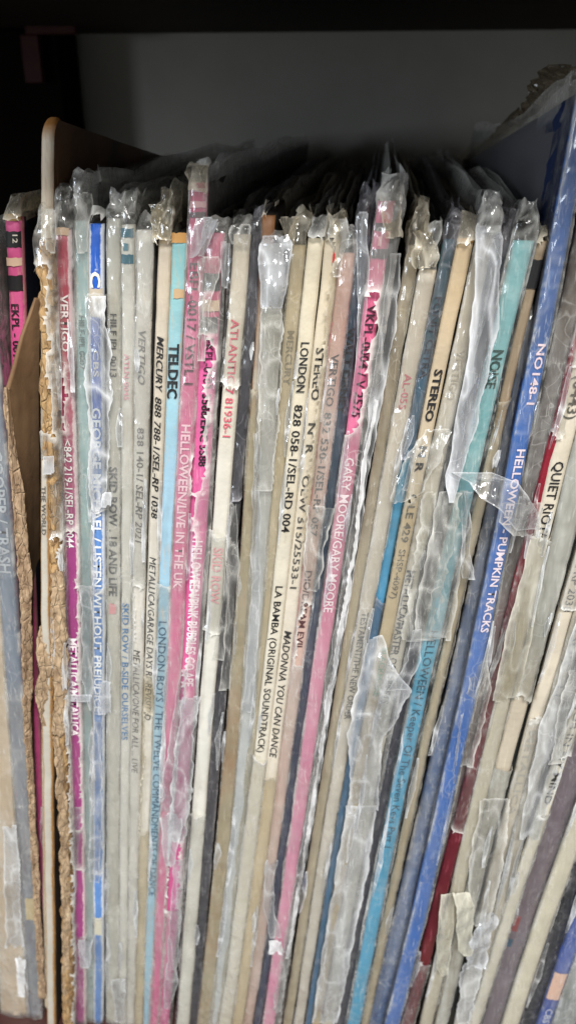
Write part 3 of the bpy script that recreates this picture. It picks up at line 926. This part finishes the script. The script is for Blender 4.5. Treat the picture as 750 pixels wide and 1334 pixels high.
record('bare cream spine with black LONDON 828 058-1 and LA BAMBA (ORIGINAL SOUNDTRACK) lettering',
       [(311, 400, 419), (400, 392, 413), (500, 382, 403), (640, 368, 387), (760, 358, 378), (860, 347, 364), (960, 331, 347), (1080, 318, 334), (1214, 300, 317), (1334, 288, 304)], '#d3c6a8', '#dcd5c3', 560,
       Y0=-.0012, text=[('LONDON', 445, 510, BLK, dict(h=.55)), ('828 058-1/SEL-RD 004', 526, 692, BLK, dict(h=.55)), ('LA BAMBA (ORIGINAL SOUNDTRACK)', 762, 978, BLK, dict(h=.5))],
       pk=dict(wear=.1, wcol='#b9a57c', stain=.12, soft=.08), sl=dict(kind='cloudy', up=5, holes=[(309, 985, -9, 9)]))
record('bare cream spine lettered STEREO and MADONNA YOU CAN DANCE in black',
       [(313, 421, 438), (400, 413, 431), (500, 404, 424), (640, 388, 406), (760, 378, 397), (860, 366, 383), (960, 346, 362), (1080, 334, 350), (1214, 316, 331), (1334, 304, 318)], '#cfc0a2', '#d9d0bf', 560,
       Y0=-.0008, text=[('STEREO', 452, 520, '#3a3835', dict(h=.55, bold=.01)), ('N  R', 550, 590, '#4a4842', dict(h=.5, bold=.02)), ('OLW 515/25533-1', 618, 765, '#4c4a46', dict(h=.5)), ('MADONNA YOU CAN DANCE', 820, 985, '#2c2a2a', dict(h=.55, ital=.2, bold=.01))],
       pk=dict(wear=.1, wcol='#b9a57c', stain=.12, soft=.08), sl=dict(kind='brown', up=7, crumple=1.6, holes=[(316, 700, -9, .7), (700, 1010, -9, 9)]),
       flaps=[([(283, 430, 450, .0, .0), (305, 428, 452, -.002, -.001), (330, 434, 447, -.003, -.002), (360, 436, 444, -.002, -.002)], dict(kind='cloudy', amp=.0024, step=1.5)),
              ([(328, 434, 437, -.0022, -.002), (342, 433, 436, -.0022, -.002)], dict(mat=ink('#c02020'), amp=.0002, name='red_scrap', step=2))])
record('dull pink-beige spine lettered VERTIGO 832 530-1 and DIO/DREAM EVIL, beside the MADONNA spine',
       [(330, 438, 461), (400, 431, 455), (500, 424, 445), (640, 406, 423), (760, 397, 413), (860, 383, 396), (960, 363, 377), (1080, 351, 366), (1214, 331, 344), (1334, 318, 331)], '#b98f80', '#c9ab9f', 480,
       Y0=.0002, text=[('VERTIGO', 460, 528, '#403533', dict(h=.5)), ('832 530-1/SEL-RP 057', 536, 697, '#2e2828', dict(h=.5, bold=.01)), ('DIO/DREAM EVIL', 742, 845, '#4e2f33', dict(h=.5))],
       bands=[(420, 900, '#cf6f78', dict(u0=.0, u1=.07))], pk=dict(wear=.2, wcol='#dbb6b0', soft=.05), sl=dict(kind='cloudy', up=7, crumple=1.6, holes=[(780, 860, .4, 2)]),
       flaps=[([(660, 400, 432, -.003, -.004), (720, 396, 424, -.004, -.004), (770, 398, 416, -.003, -.003)], dict(kind='clear', amp=.0014)),
              ([(1120, 346, 360, -.003, -.003), (1180, 343, 356, -.004, -.003), (1222, 352, 366, -.004, -.003)], dict(kind='torn', amp=.001))])
record('dark teal navy spine with black WALT DISNEY lettering, beside the pink GARY MOORE spine',
       [(308, 460, 474), (400, 455, 471), (500, 444, 462), (640, 422, 438), (760, 411, 427), (960, 378, 391), (1080, 367, 379), (1214, 347, 356), (1334, 332, 341)], '#2f4f60', '#3d4a60', 800,
       Y0=.0012, text=[('WALT DISNEY', 425, 538, '#050607', dict(h=.6, bold=.03))], pk=dict(wear=.08, wcol='#8a97a0'), sl=dict(kind='dark', up=12, crumple=1.6),
       flaps=[([(276, 463, 480, -.002, -.003), (330, 464, 480, -.003, -.003), (400, 466, 478, -.003, -.003), (540, 458, 464, -.003, -.002)], dict(kind='torn', amp=.0012))])
record('long bright pink spine lettered GARY MOORE/GARY MOORE with black bands at its top',
       [(262, 488, 512), (330, 482, 505), (400, 475, 497), (500, 462, 482), (640, 441, 459), (760, 425, 442), (860, 411, 427), (960, 392, 409), (1080, 377, 394), (1214, 358, 374), (1334, 343, 359)], '#c05678', '#d482a4', 640,
       Y0=-.001, text=[('VKPL-0004 / V 2575', 396, 542, '#3a1a28', dict(h=.55)), ('GARY MOORE/GARY MOORE', 595, 796, '#fbe8f0', dict(h=.6, bold=.01))],
       bands=[(290, 300, '#3d3238'), (308, 320, '#d89aa0', dict(u0=.3, u1=.5)), (324, 336, '#3d3238')], pk=dict(wear=.15, wcol='#f0b9cf', soft=.08), sl=dict(kind='cloudy', up=6, wide=(.1, 2.2), gap=.0012, crumple=1.8, holes=[(380, 560, -.6, .5)]),
       flaps=[([(250, 494, 524, -.001, -.001), (280, 494, 526, -.004, -.003), (310, 502, 524, -.004, -.003)], dict(kind='brown', amp=.0026, step=1.5, whitening=.7, nc=18)),
              ([(330, 508, 522, -.002, -.001), (420, 496, 516, -.003, -.001), (520, 482, 498, -.003, -.002), (640, 464, 476, -.003, -.002), (780, 442, 456, -.003, -.002), (900, 422, 434, -.003, -.002), (1080, 396, 406, -.003, -.002), (1214, 372, 382, -.003, -.002), (1320, 354, 366, -.003, -.002)], dict(kind='torn', amp=.0006, rag=.16, whitening=.45)),
              ([(520, 488, 493, -.004, -.003), (600, 473, 478, -.004, -.003), (740, 455, 461, -.004, -.003), (900, 427, 432, -.004, -.003), (1080, 400, 404, -.004, -.003), (1250, 372, 376, -.004, -.003)], dict(kind='edge', amp=.0004, rag=.7, nc=6, step=1.3)),
              ([(1225, 350, 366, -.004, -.003), (1245, 352, 372, -.004, -.003)], dict(kind='edge', step=1.5))])
record('taupe grey spine in plastic with crumpled top, right of the pink GARY MOORE spine',
       [(320, 526, 541), (400, 518, 533), (500, 507, 520), (640, 478, 492), (760, 462, 476), (860, 444, 456), (960, 424, 436), (1080, 407, 419), (1214, 386, 397), (1334, 371, 381)], '#96918a', '#b4b1a9', 700,
       Y0=.001, pk=dict(wear=.1), sl=dict(kind='brown', up=11, crumple=1.9),
       bands=[(1140, 1160, '#1e3f8a', dict(u0=-.3, u1=.2))])
record('pale beige spine with small red AL-055 and faint grey lettering',
       [(352, 541, 563), (400, 537, 560), (500, 523, 545), (640, 492, 511), (760, 475, 493), (860, 458, 474), (960, 438, 451), (1080, 422, 436), (1214, 399, 412), (1334, 383, 396)], '#c7b9a3', '#cdc4b4', 640,
       Y0=.0, text=[('AL-055', 486, 532, '#b02a40', dict(h=.45, bold=.01)), ('TESTAMENT/THE NEW ORDER', 796, 935, '#3f3c38', dict(h=.5))], pk=dict(wear=.12), sl=dict(kind='cloudy', up=12, crumple=2.0),
       flaps=[([(300, 540, 566, .001, .001), (325, 538, 568, -.003, -.002), (350, 542, 566, -.003, -.003)], dict(kind='brown', amp=.0028, step=1.5, whitening=.7, nc=18))])
record('teal-blue spine with dark FONIT CETRA lettering, left of the tan STEREO spine',
       [(312, 572, 588), (400, 562, 577), (500, 547, 562), (640, 514, 529), (760, 494, 508), (860, 474, 486), (960, 453, 462), (1080, 438, 447), (1214, 415, 424), (1334, 398, 407)], '#33606a', '#4d86a8', 600,
       Y0=.0008, text=[('FONIT CETRA', 386, 492, '#16242a', dict(h=.6))], pk=dict(wear=.08, wcol='#7fa0aa', soft=.04), sl=dict(kind='dark', up=9, crumple=1.6, holes=[(600, 780, -.5, 1.5)]))
record('bare tan spine with bold black STEREO, N R and OLE 429 lettering and green stamp',
       [(311, 591, 608), (400, 580, 599), (500, 564, 583), (640, 528, 547), (760, 509, 528), (860, 489, 505), (960, 466, 480), (1080, 448, 460), (1214, 425, 436), (1334, 408, 418)], '#b39c7a', '#cfc3ac', 500,
       Y0=-.001, text=[('STEREO', 480, 548, BLK, dict(h=.55, bold=.03)), ('N R', 580, 614, BLK, dict(h=.55, bold=.03)), ('OLE 429', 642, 705, BLK, dict(h=.55, bold=.02)), ('SHSP-4097)', 714, 778, '#4a4640', dict(h=.5)), ('BLACKMORE', 842, 905, '#3f8f68', dict(h=.5, bold=.02, uc=.65))],
       bands=[(310, 316, '#c99a58')], pk=dict(wear=.15, wcol='#cdb68c', soft=.05), sl=dict(kind='brown', up=5, holes=[(312, 640, -9, 9)]),
       flaps=[([(560, 556, 590, -.002, -.006), (600, 528, 572, -.004, -.006), (640, 512, 550, -.004, -.004), (655, 508, 520, -.003, -.003)], dict(kind='clear', amp=.0014)),
              ([(830, 478, 498, -.004, -.004), (870, 470, 512, -.004, -.007), (900, 464, 536, -.004, -.009), (930, 456, 522, -.005, -.008), (960, 452, 500, -.005, -.005), (1000, 456, 494, -.004, -.003), (1060, 452, 492, -.003, -.002)], dict(kind='white', amp=.0015, rag=.06, nc=20)),
              ([(820, 538, 548, -.009, -.008), (860, 530, 548, -.009, -.008), (900, 505, 530, -.008, -.009)], dict(kind='torn', amp=.001)),
              ([(1050, 452, 490, -.003, -.002), (1140, 436, 478, -.003, -.002), (1214, 424, 462, -.003, -.002), (1334, 406, 440, -.003, -.002)], dict(kind='white', amp=.0008, rag=.06))])
record('off-white spine lettered METALLICA/MASTER OF PUPPETS in black under silvery creased plastic',
       [(306, 612, 640), (400, 603, 625), (500, 586, 607), (640, 550, 568), (760, 528, 545), (860, 507, 523), (960, 482, 500), (1080, 462, 478), (1214, 438, 454), (1334, 420, 435)], '#b8a88e', '#d2ccbc', 520,
       Y0=.0, text=[('VERTIGO', 455, 520, '#9a8d78', dict(h=.45)), ('METALLICA/MASTER OF PUPPETS', 742, 915, BLK, dict(h=.55, bold=.02, uc=.35))], pk=dict(wear=.12, soft=.05), sl=dict(kind='cloudy', up=9, wide=(.1, 1.2), gap=.0014, crumple=1.4),
       flaps=[([(290, 622, 652, -.001, .0), (312, 618, 654, -.005, -.003), (345, 620, 652, -.005, -.004), (420, 614, 648, -.005, -.003), (500, 602, 634, -.005, -.003), (560, 590, 618, -.005, -.003), (620, 580, 600, -.004, -.003), (655, 584, 590, -.004, -.004)], dict(kind='foil', amp=.0013, nc=18, whitening=.5, rag=.07)),
              ([(640, 556, 600, -.003, -.002), (760, 532, 580, -.003, -.002), (835, 522, 560, -.003, -.002)], dict(kind='clear', amp=.0012)),
              ([(640, 604, 614, -.005, -.004), (720, 600, 612, -.005, -.004), (755, 602, 618, -.006, -.005)], dict(kind='torn', amp=.0014))])
record('dark grey jacket in smoky plastic between the METALLICA spine and the turquoise spine',
       [(318, 644, 658), (500, 612, 628), (640, 572, 592), (760, 548, 566), (860, 526, 546), (960, 502, 522), (1080, 482, 502), (1214, 458, 476), (1334, 440, 456)], '#4a4d55', Y0=.003,
       pk=dict(wear=.06, wcol='#8a8c92'), sl=dict(kind='dark', up=8))
record('turquoise spine lettered NOISE and HELLOWEEN / Keeper Of The Seven Keys Part 1',
       [(314, 667, 692), (400, 650, 677), (500, 632, 655), (640, 592, 616), (760, 564, 586), (860, 546, 566), (960, 524, 543), (1080, 501, 519), (1214, 476, 492), (1334, 452, 468)], '#80b0b5', '#4f9dc2', 780,
       Y0=-.0006, text=[('NOISE', 455, 505, '#123a36', dict(h=.55, bold=.02)), ('HELLOWEEN / Keeper Of The Seven Keys Part 1', 820, 1102, '#174a63', dict(h=.55, bold=.0))],
       pk=dict(wear=.08, wcol='#b3d4d4', stain=.06, soft=.05), sl=dict(kind='clear', up=9, wide=(.8, .3), gap=.001, crumple=1.2),
       flaps=[([(640, 572, 612, -.003, -.002), (720, 556, 604, -.004, -.002), (800, 540, 592, -.004, -.003), (836, 538, 586, -.003, -.003)], dict(kind='cloudy', amp=.001, rag=.06))])
record('taupe brown spine with one black band near its top, between turquoise and royal blue spines',
       [(314, 694, 707), (400, 680, 692), (500, 662, 675), (640, 622, 636), (760, 592, 604), (860, 573, 584), (960, 548, 558), (1080, 524, 535), (1214, 495, 505), (1334, 471, 480)], '#8a7a66', '#aaa59b', 560,
       Y0=.0004, bands=[(338, 375, '#121113')], pk=dict(wear=.1), sl=dict(kind='brown', up=4, holes=[(312, 520, -9, 9)]))
record('slate blue strip in hazy plastic, added for the left face of the royal blue record',
       [(420, 684, 697), (500, 667, 684), (640, 640, 655), (760, 614, 631), (860, 594, 612), (960, 563, 585), (1080, 538, 561), (1214, 506, 530), (1334, 479, 503)], '#2c4468', '#3d5f92', 800,
       Y0=.0035, pk=dict(wear=.06, wcol='#7f9cc4', soft=.05), sl=dict(kind='cloudy', up=5))  # added card filling the dark gap in place of the lit blue cover
# tall royal blue record
spB = None
r, spB, jB, sB = record('tall royal blue record standing above the others, lettered HELLOWEEN - PUMPKIN TRACKS',
       [(120, 750, 772), (300, 718, 741), (400, 702, 723), (500, 684, 707), (640, 655, 677), (760, 631, 653), (860, 612, 633), (960, 585, 602), (1080, 561, 580), (1214, 530, 549), (1334, 503, 521)], '#3a5c98', '#3a68b2', 480,
       Y0=-.003, text=[('NO148-1', 447, 526, '#f0d9e2', dict(h=.45, bold=.02, uc=.6)), ('HELLOWEEN - PUMPKIN TRACKS', 584, 822, '#f4e4f0', dict(h=.5, bold=.02, uc=.6))],
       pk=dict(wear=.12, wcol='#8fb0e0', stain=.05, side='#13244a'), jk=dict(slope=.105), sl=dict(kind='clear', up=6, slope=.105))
# faint lines of print on the blue cover (its left face)
for k, (s_, y_, z_) in enumerate([('SIDE A', 0.035, .300), ('PUMPKIN', .038, .293), ('TRACKS', .041, .286)]):
    me, a = text_mesh(s_, .01)
    zt = z_ + a[:, 1] * .006
    yy = spB.Y0 + y_ + .012 - a[:, 0] * .005
    X = spB.c(zt) - spB.w(zt) * .5 * .93 - .0004
    co = np.stack([X, yy, zt], 1) - np.array(r.location) - 0
    me.vertices.foreach_set('co', co.astype(np.float32).ravel())
    me.materials.clear(); me.materials.append(ink('#8b93ad'))
    o = bpy.data.objects.new('cover_lettering', me); COL.objects.link(o); o.parent = jB
# crumpled brown plastic standing over the back of the blue record
M_cm = film('dusty_brown_polythene', .55, '#b8ac98', '#6a5f50', 1.0, .25)
flap([(84, 712, 790, .08, .06), (110, 690, 790, .10, .06), (140, 676, 790, .12, .06), (165, 664, 780, .14, .07)], sB, mat=M_cm, amp=.004, rag=.06, nc=26, step=2, whitening=.1, name='crumpled_mouth')
flap([(140, 672, 700, .13, .11), (175, 640, 690, .19, .12), (215, 596, 650, .30, .17)], sB, mat=M_cm, amp=.002, rag=.05, nc=20, step=2, whitening=.1, name='crumpled_mouth')

record('dark brown jacket in plastic close right of the royal blue record',
       [(200, 762, 800), (400, 732, 762), (500, 711, 738), (640, 678, 698), (760, 654, 676), (860, 634, 648), (960, 604, 612), (1080, 582, 589), (1214, 551, 557), (1334, 523, 529)], '#4d4340', '#5c3034', 780,
       Y0=.002, pk=dict(wear=.06, wcol='#8c8480'), sl=dict(kind='cloudy', up=6, wide=(0, .3)))
record('deep red spine between the royal blue record and the white QUIET RIOT spine',
       [(300, 775, 795), (500, 738, 752), (640, 698, 710), (760, 676, 690), (860, 649, 666), (960, 608, 627), (1080, 585, 603), (1214, 553, 570), (1334, 525, 539)], '#7d1626', '#5a1420', 780,
       Y0=-.0006, pk=dict(wear=.1, wcol='#c06070', stain=.1), sl=dict(kind='clear', up=6, holes=[(560, 690), (1080, 1250, -1, 1.2)]),
       flaps=[([(615, 588, 640, -.004, -.006), (628, 610, 672, -.010, -.010), (650, 628, 690, -.012, -.010), (668, 655, 700, -.012, -.006), (690, 672, 704, -.008, -.004)], dict(kind='torn', amp=.0007, rag=.05, step=1.2, nc=24, endrag=False)),
              ([(655, 652, 704, -.010, -.004), (680, 650, 702, -.010, -.004), (700, 668, 696, -.008, -.004)], dict(kind='clear', amp=.0008, rag=.05, step=1.5)),
              ([(840, 622, 632, -.003, -.003), (900, 606, 640, -.003, -.003), (1000, 596, 616, -.003, -.003)], dict(kind='clear', amp=.001)),
              ([(925, 600, 603, -.004, -.004), (960, 595, 599, -.005, -.004), (1022, 589, 592, -.004, -.004)], dict(kind='torn', rag=.5, nc=6, step=1.5))])
record('white spine with black QUIET RIOT lettering, lower half under milky yellowish plastic',
       [(420, 758, 785), (500, 741, 768), (600, 715, 737), (700, 692, 713), (760, 678, 698), (860, 660, 678), (960, 630, 650), (1080, 606, 624), (1214, 576, 594), (1334, 546, 562)], '#d9cfbb', '#c9c1ac', 700,
       Y0=-.001, text=[('(0443)', 488, 545, '#56534c', dict(h=.55)), ('QUIET RIOT/M', 600, 708, BLK, dict(h=.55, bold=.01))],
       pk=dict(wear=.12), sl=dict(kind='clear', up=6, holes=[(480, 695)]),
       flaps=[([(700, 690, 712, -.003, -.003), (760, 676, 706, -.004, -.003), (820, 660, 694, -.004, -.003), (870, 648, 684, -.004, -.003), (915, 641, 672, -.003, -.003)], dict(mat=film('yellowed_milky_polythene', .36, '#eeeade', '#dfdccf', 1.2, .25), amp=.0008, rag=.06)),
              ([(1162, 590, 612, -.005, -.004), (1180, 592, 616, -.006, -.005), (1240, 596, 616, -.006, -.005), (1246, 604, 614, -.006, -.005)], dict(mat=film('yellowish_foil_polythene', .5, '#eeeade', '#e4e2d2', 2.0, .15), amp=.0016, step=1.5, rag=.08)),
              ([(1165, 574, 592, -.004, -.004), (1210, 570, 590, -.006, -.005), (1262, 568, 584, -.006, -.005), (1272, 574, 582, -.006, -.006)], dict(mat=film('yellowish_clear_polythene', .3, '#eeeade', '#e4e2d2', 2.0, .15), amp=.0012, step=1.5, rag=.06))])
record('broad band of dull grey plastic wrapping a pale jacket right of the QUIET RIOT spine',
       [(400, 788, 822), (500, 770, 804), (600, 742, 775), (700, 716, 745), (760, 702, 730), (860, 682, 702), (960, 654, 668), (1080, 628, 640), (1214, 596, 612), (1334, 564, 582)], '#a7a59c', '#c2b6a2', 850,
       Y0=-.0012, pk=dict(wear=.1), sl=dict(kind='grey', up=6, holes=[(905, 1000, -9, 9)]))
record('dark green-black jacket showing as a narrow slit right of the broad grey plastic',
       [(500, 806, 815), (760, 731, 738), (860, 702, 711), (960, 668, 678), (1080, 640, 650), (1214, 612, 622), (1334, 582, 590)], '#262b2a', Y0=.003, pk=dict(wear=.1, wcol='#59605e'))
record('beige spine with faint grey lettering ending 2038 near the right edge',
       [(500, 816, 836), (640, 770, 790), (760, 739, 757), (860, 711, 729), (960, 678, 696), (1080, 650, 668), (1214, 622, 638), (1334, 591, 606)], '#d4c9b5', Y0=-.0003,
       text=[('VERTIGO SEL-RP 2038', 640, 795, '#3c3a36', dict(h=.55)), ('METALLICA', 950, 1060, '#a8a49a', dict(h=.5))], pk=dict(wear=.12), sl=dict(kind='cloudy', up=6, holes=[(790, 930, -9, 1.2)]))
record('greyish spine with small broken dark capitals, in milky plastic at the right',
       [(500, 838, 858), (640, 792, 812), (760, 758, 775), (860, 730, 747), (960, 697, 714), (1080, 669, 685), (1214, 639, 652), (1334, 607, 618)], '#c2b8a4', Y0=-.0001,
       text=[('METH . DUIC . LI', 735, 905, '#2e2c2b', dict(h=.45))], pk=dict(wear=.2), sl=dict(kind='cloudy', up=6, gap=.001),
       flaps=[([(800, 752, 775, -.003, -.003), (880, 728, 762, -.004, -.003), (940, 704, 738, -.004, -.004), (1020, 688, 722, -.004, -.003), (1095, 676, 700, -.004, -.003)], dict(kind='white', amp=.0009, rag=.06)),
              ([(1040, 626, 664, -.003, -.004), (1120, 610, 656, -.004, -.004), (1205, 608, 636, -.004, -.003)], dict(kind='cloudy', amp=.001, rag=.08)),
              ([(1190, 632, 648, -.004, -.004), (1220, 618, 640, -.005, -.004), (1262, 602, 634, -.005, -.004)], dict(kind='foil', amp=.0018, step=1.5, rag=.3)),
              ([(1255, 602, 628, -.003, -.003), (1334, 594, 612, -.003, -.003)], dict(kind='white', amp=.0014, rag=.2))])
record('smoky grey jacket between milky plastic and the IN MY MIND spine',
       [(760, 777, 800), (860, 748, 772), (960, 715, 728), (1080, 686, 696), (1214, 652, 660), (1334, 618, 626)], '#5d6064', Y0=.002, pk=dict(wear=.1), sl=dict(kind='dark', up=6))
record('cream spine ending in black MY MIND lettering near the right edge',
       [(760, 802, 818), (860, 766, 784), (960, 730, 746), (1045, 703, 717), (1130, 676, 690), (1214, 650, 664), (1334, 610, 624)], '#dcd5c2', Y0=-.002,
       text=[('THE JOB IN MY MIND', 880, 1045, '#35332f', dict(h=.55))], pk=dict(wear=.12), sl=dict(kind='cloudy', up=6, holes=[(985, 1060)]),
       flaps=[([(870, 742, 768, -.005, -.004), (930, 726, 752, -.005, -.004), (995, 714, 734, -.005, -.004)], dict(kind='cloudy', amp=.001))])
record('dusky purple-brown jacket in plastic near the lower right corner',
       [(760, 820, 862), (860, 786, 824), (960, 748, 782), (1080, 700, 734), (1214, 664, 690), (1334, 626, 656)], '#8f8286', '#978a8d', 1200, Y0=.001, pk=dict(wear=.1), sl=dict(kind='dark', up=6),
       bands=[(1192, 1212, '#b4524a', dict(u0=.1, u1=.35)), (1222, 1232, '#3d6f86', dict(u0=.0, u1=.3))])
record('thick bare cream spine running to the bottom at lower right',
       [(860, 828, 852), (960, 784, 808), (1060, 746, 770), (1150, 716, 738), (1214, 693, 714), (1334, 654, 674)], '#ded6c0', Y0=-.002, pk=dict(wear=.1, stain=.1), sl=dict(kind='clear', up=6))
record('black-green jacket just right of the thick cream spine at lower right',
       [(960, 810, 836), (1060, 772, 796), (1150, 740, 762), (1214, 717, 738), (1334, 677, 697)], '#23292e', Y0=.003, pk=dict(wear=.1, wcol='#4f5a60'), sl=dict(kind='dark', up=6))
record('blue spine with a pale pink label box in the lower right corner',
       [(960, 838, 864), (1060, 798, 820), (1150, 764, 784), (1214, 740, 759), (1334, 699, 717)], '#3553a4', Y0=.0,
       bands=[(1266, 1300, '#ddb7a4', dict(u0=.0, u1=.9))], text=[('CBS', 1312, 1330, '#c8cce0', dict(h=.5))], pk=dict(wear=.1, wcol='#8090c0'), sl=dict(kind='clear', up=6))
record('grey jacket in crinkled plastic at the extreme lower right corner',
       [(960, 868, 900), (1150, 788, 818), (1214, 762, 790), (1334, 719, 746)], '#7d8078', Y0=-.001, pk=dict(wear=.2), sl=dict(kind='white', up=6))
record('dark jacket cut off by the right edge of the photo',
       [(960, 905, 940), (1150, 822, 855), (1334, 750, 782)], '#3a4140', Y0=.0, pk=dict(wear=.1))
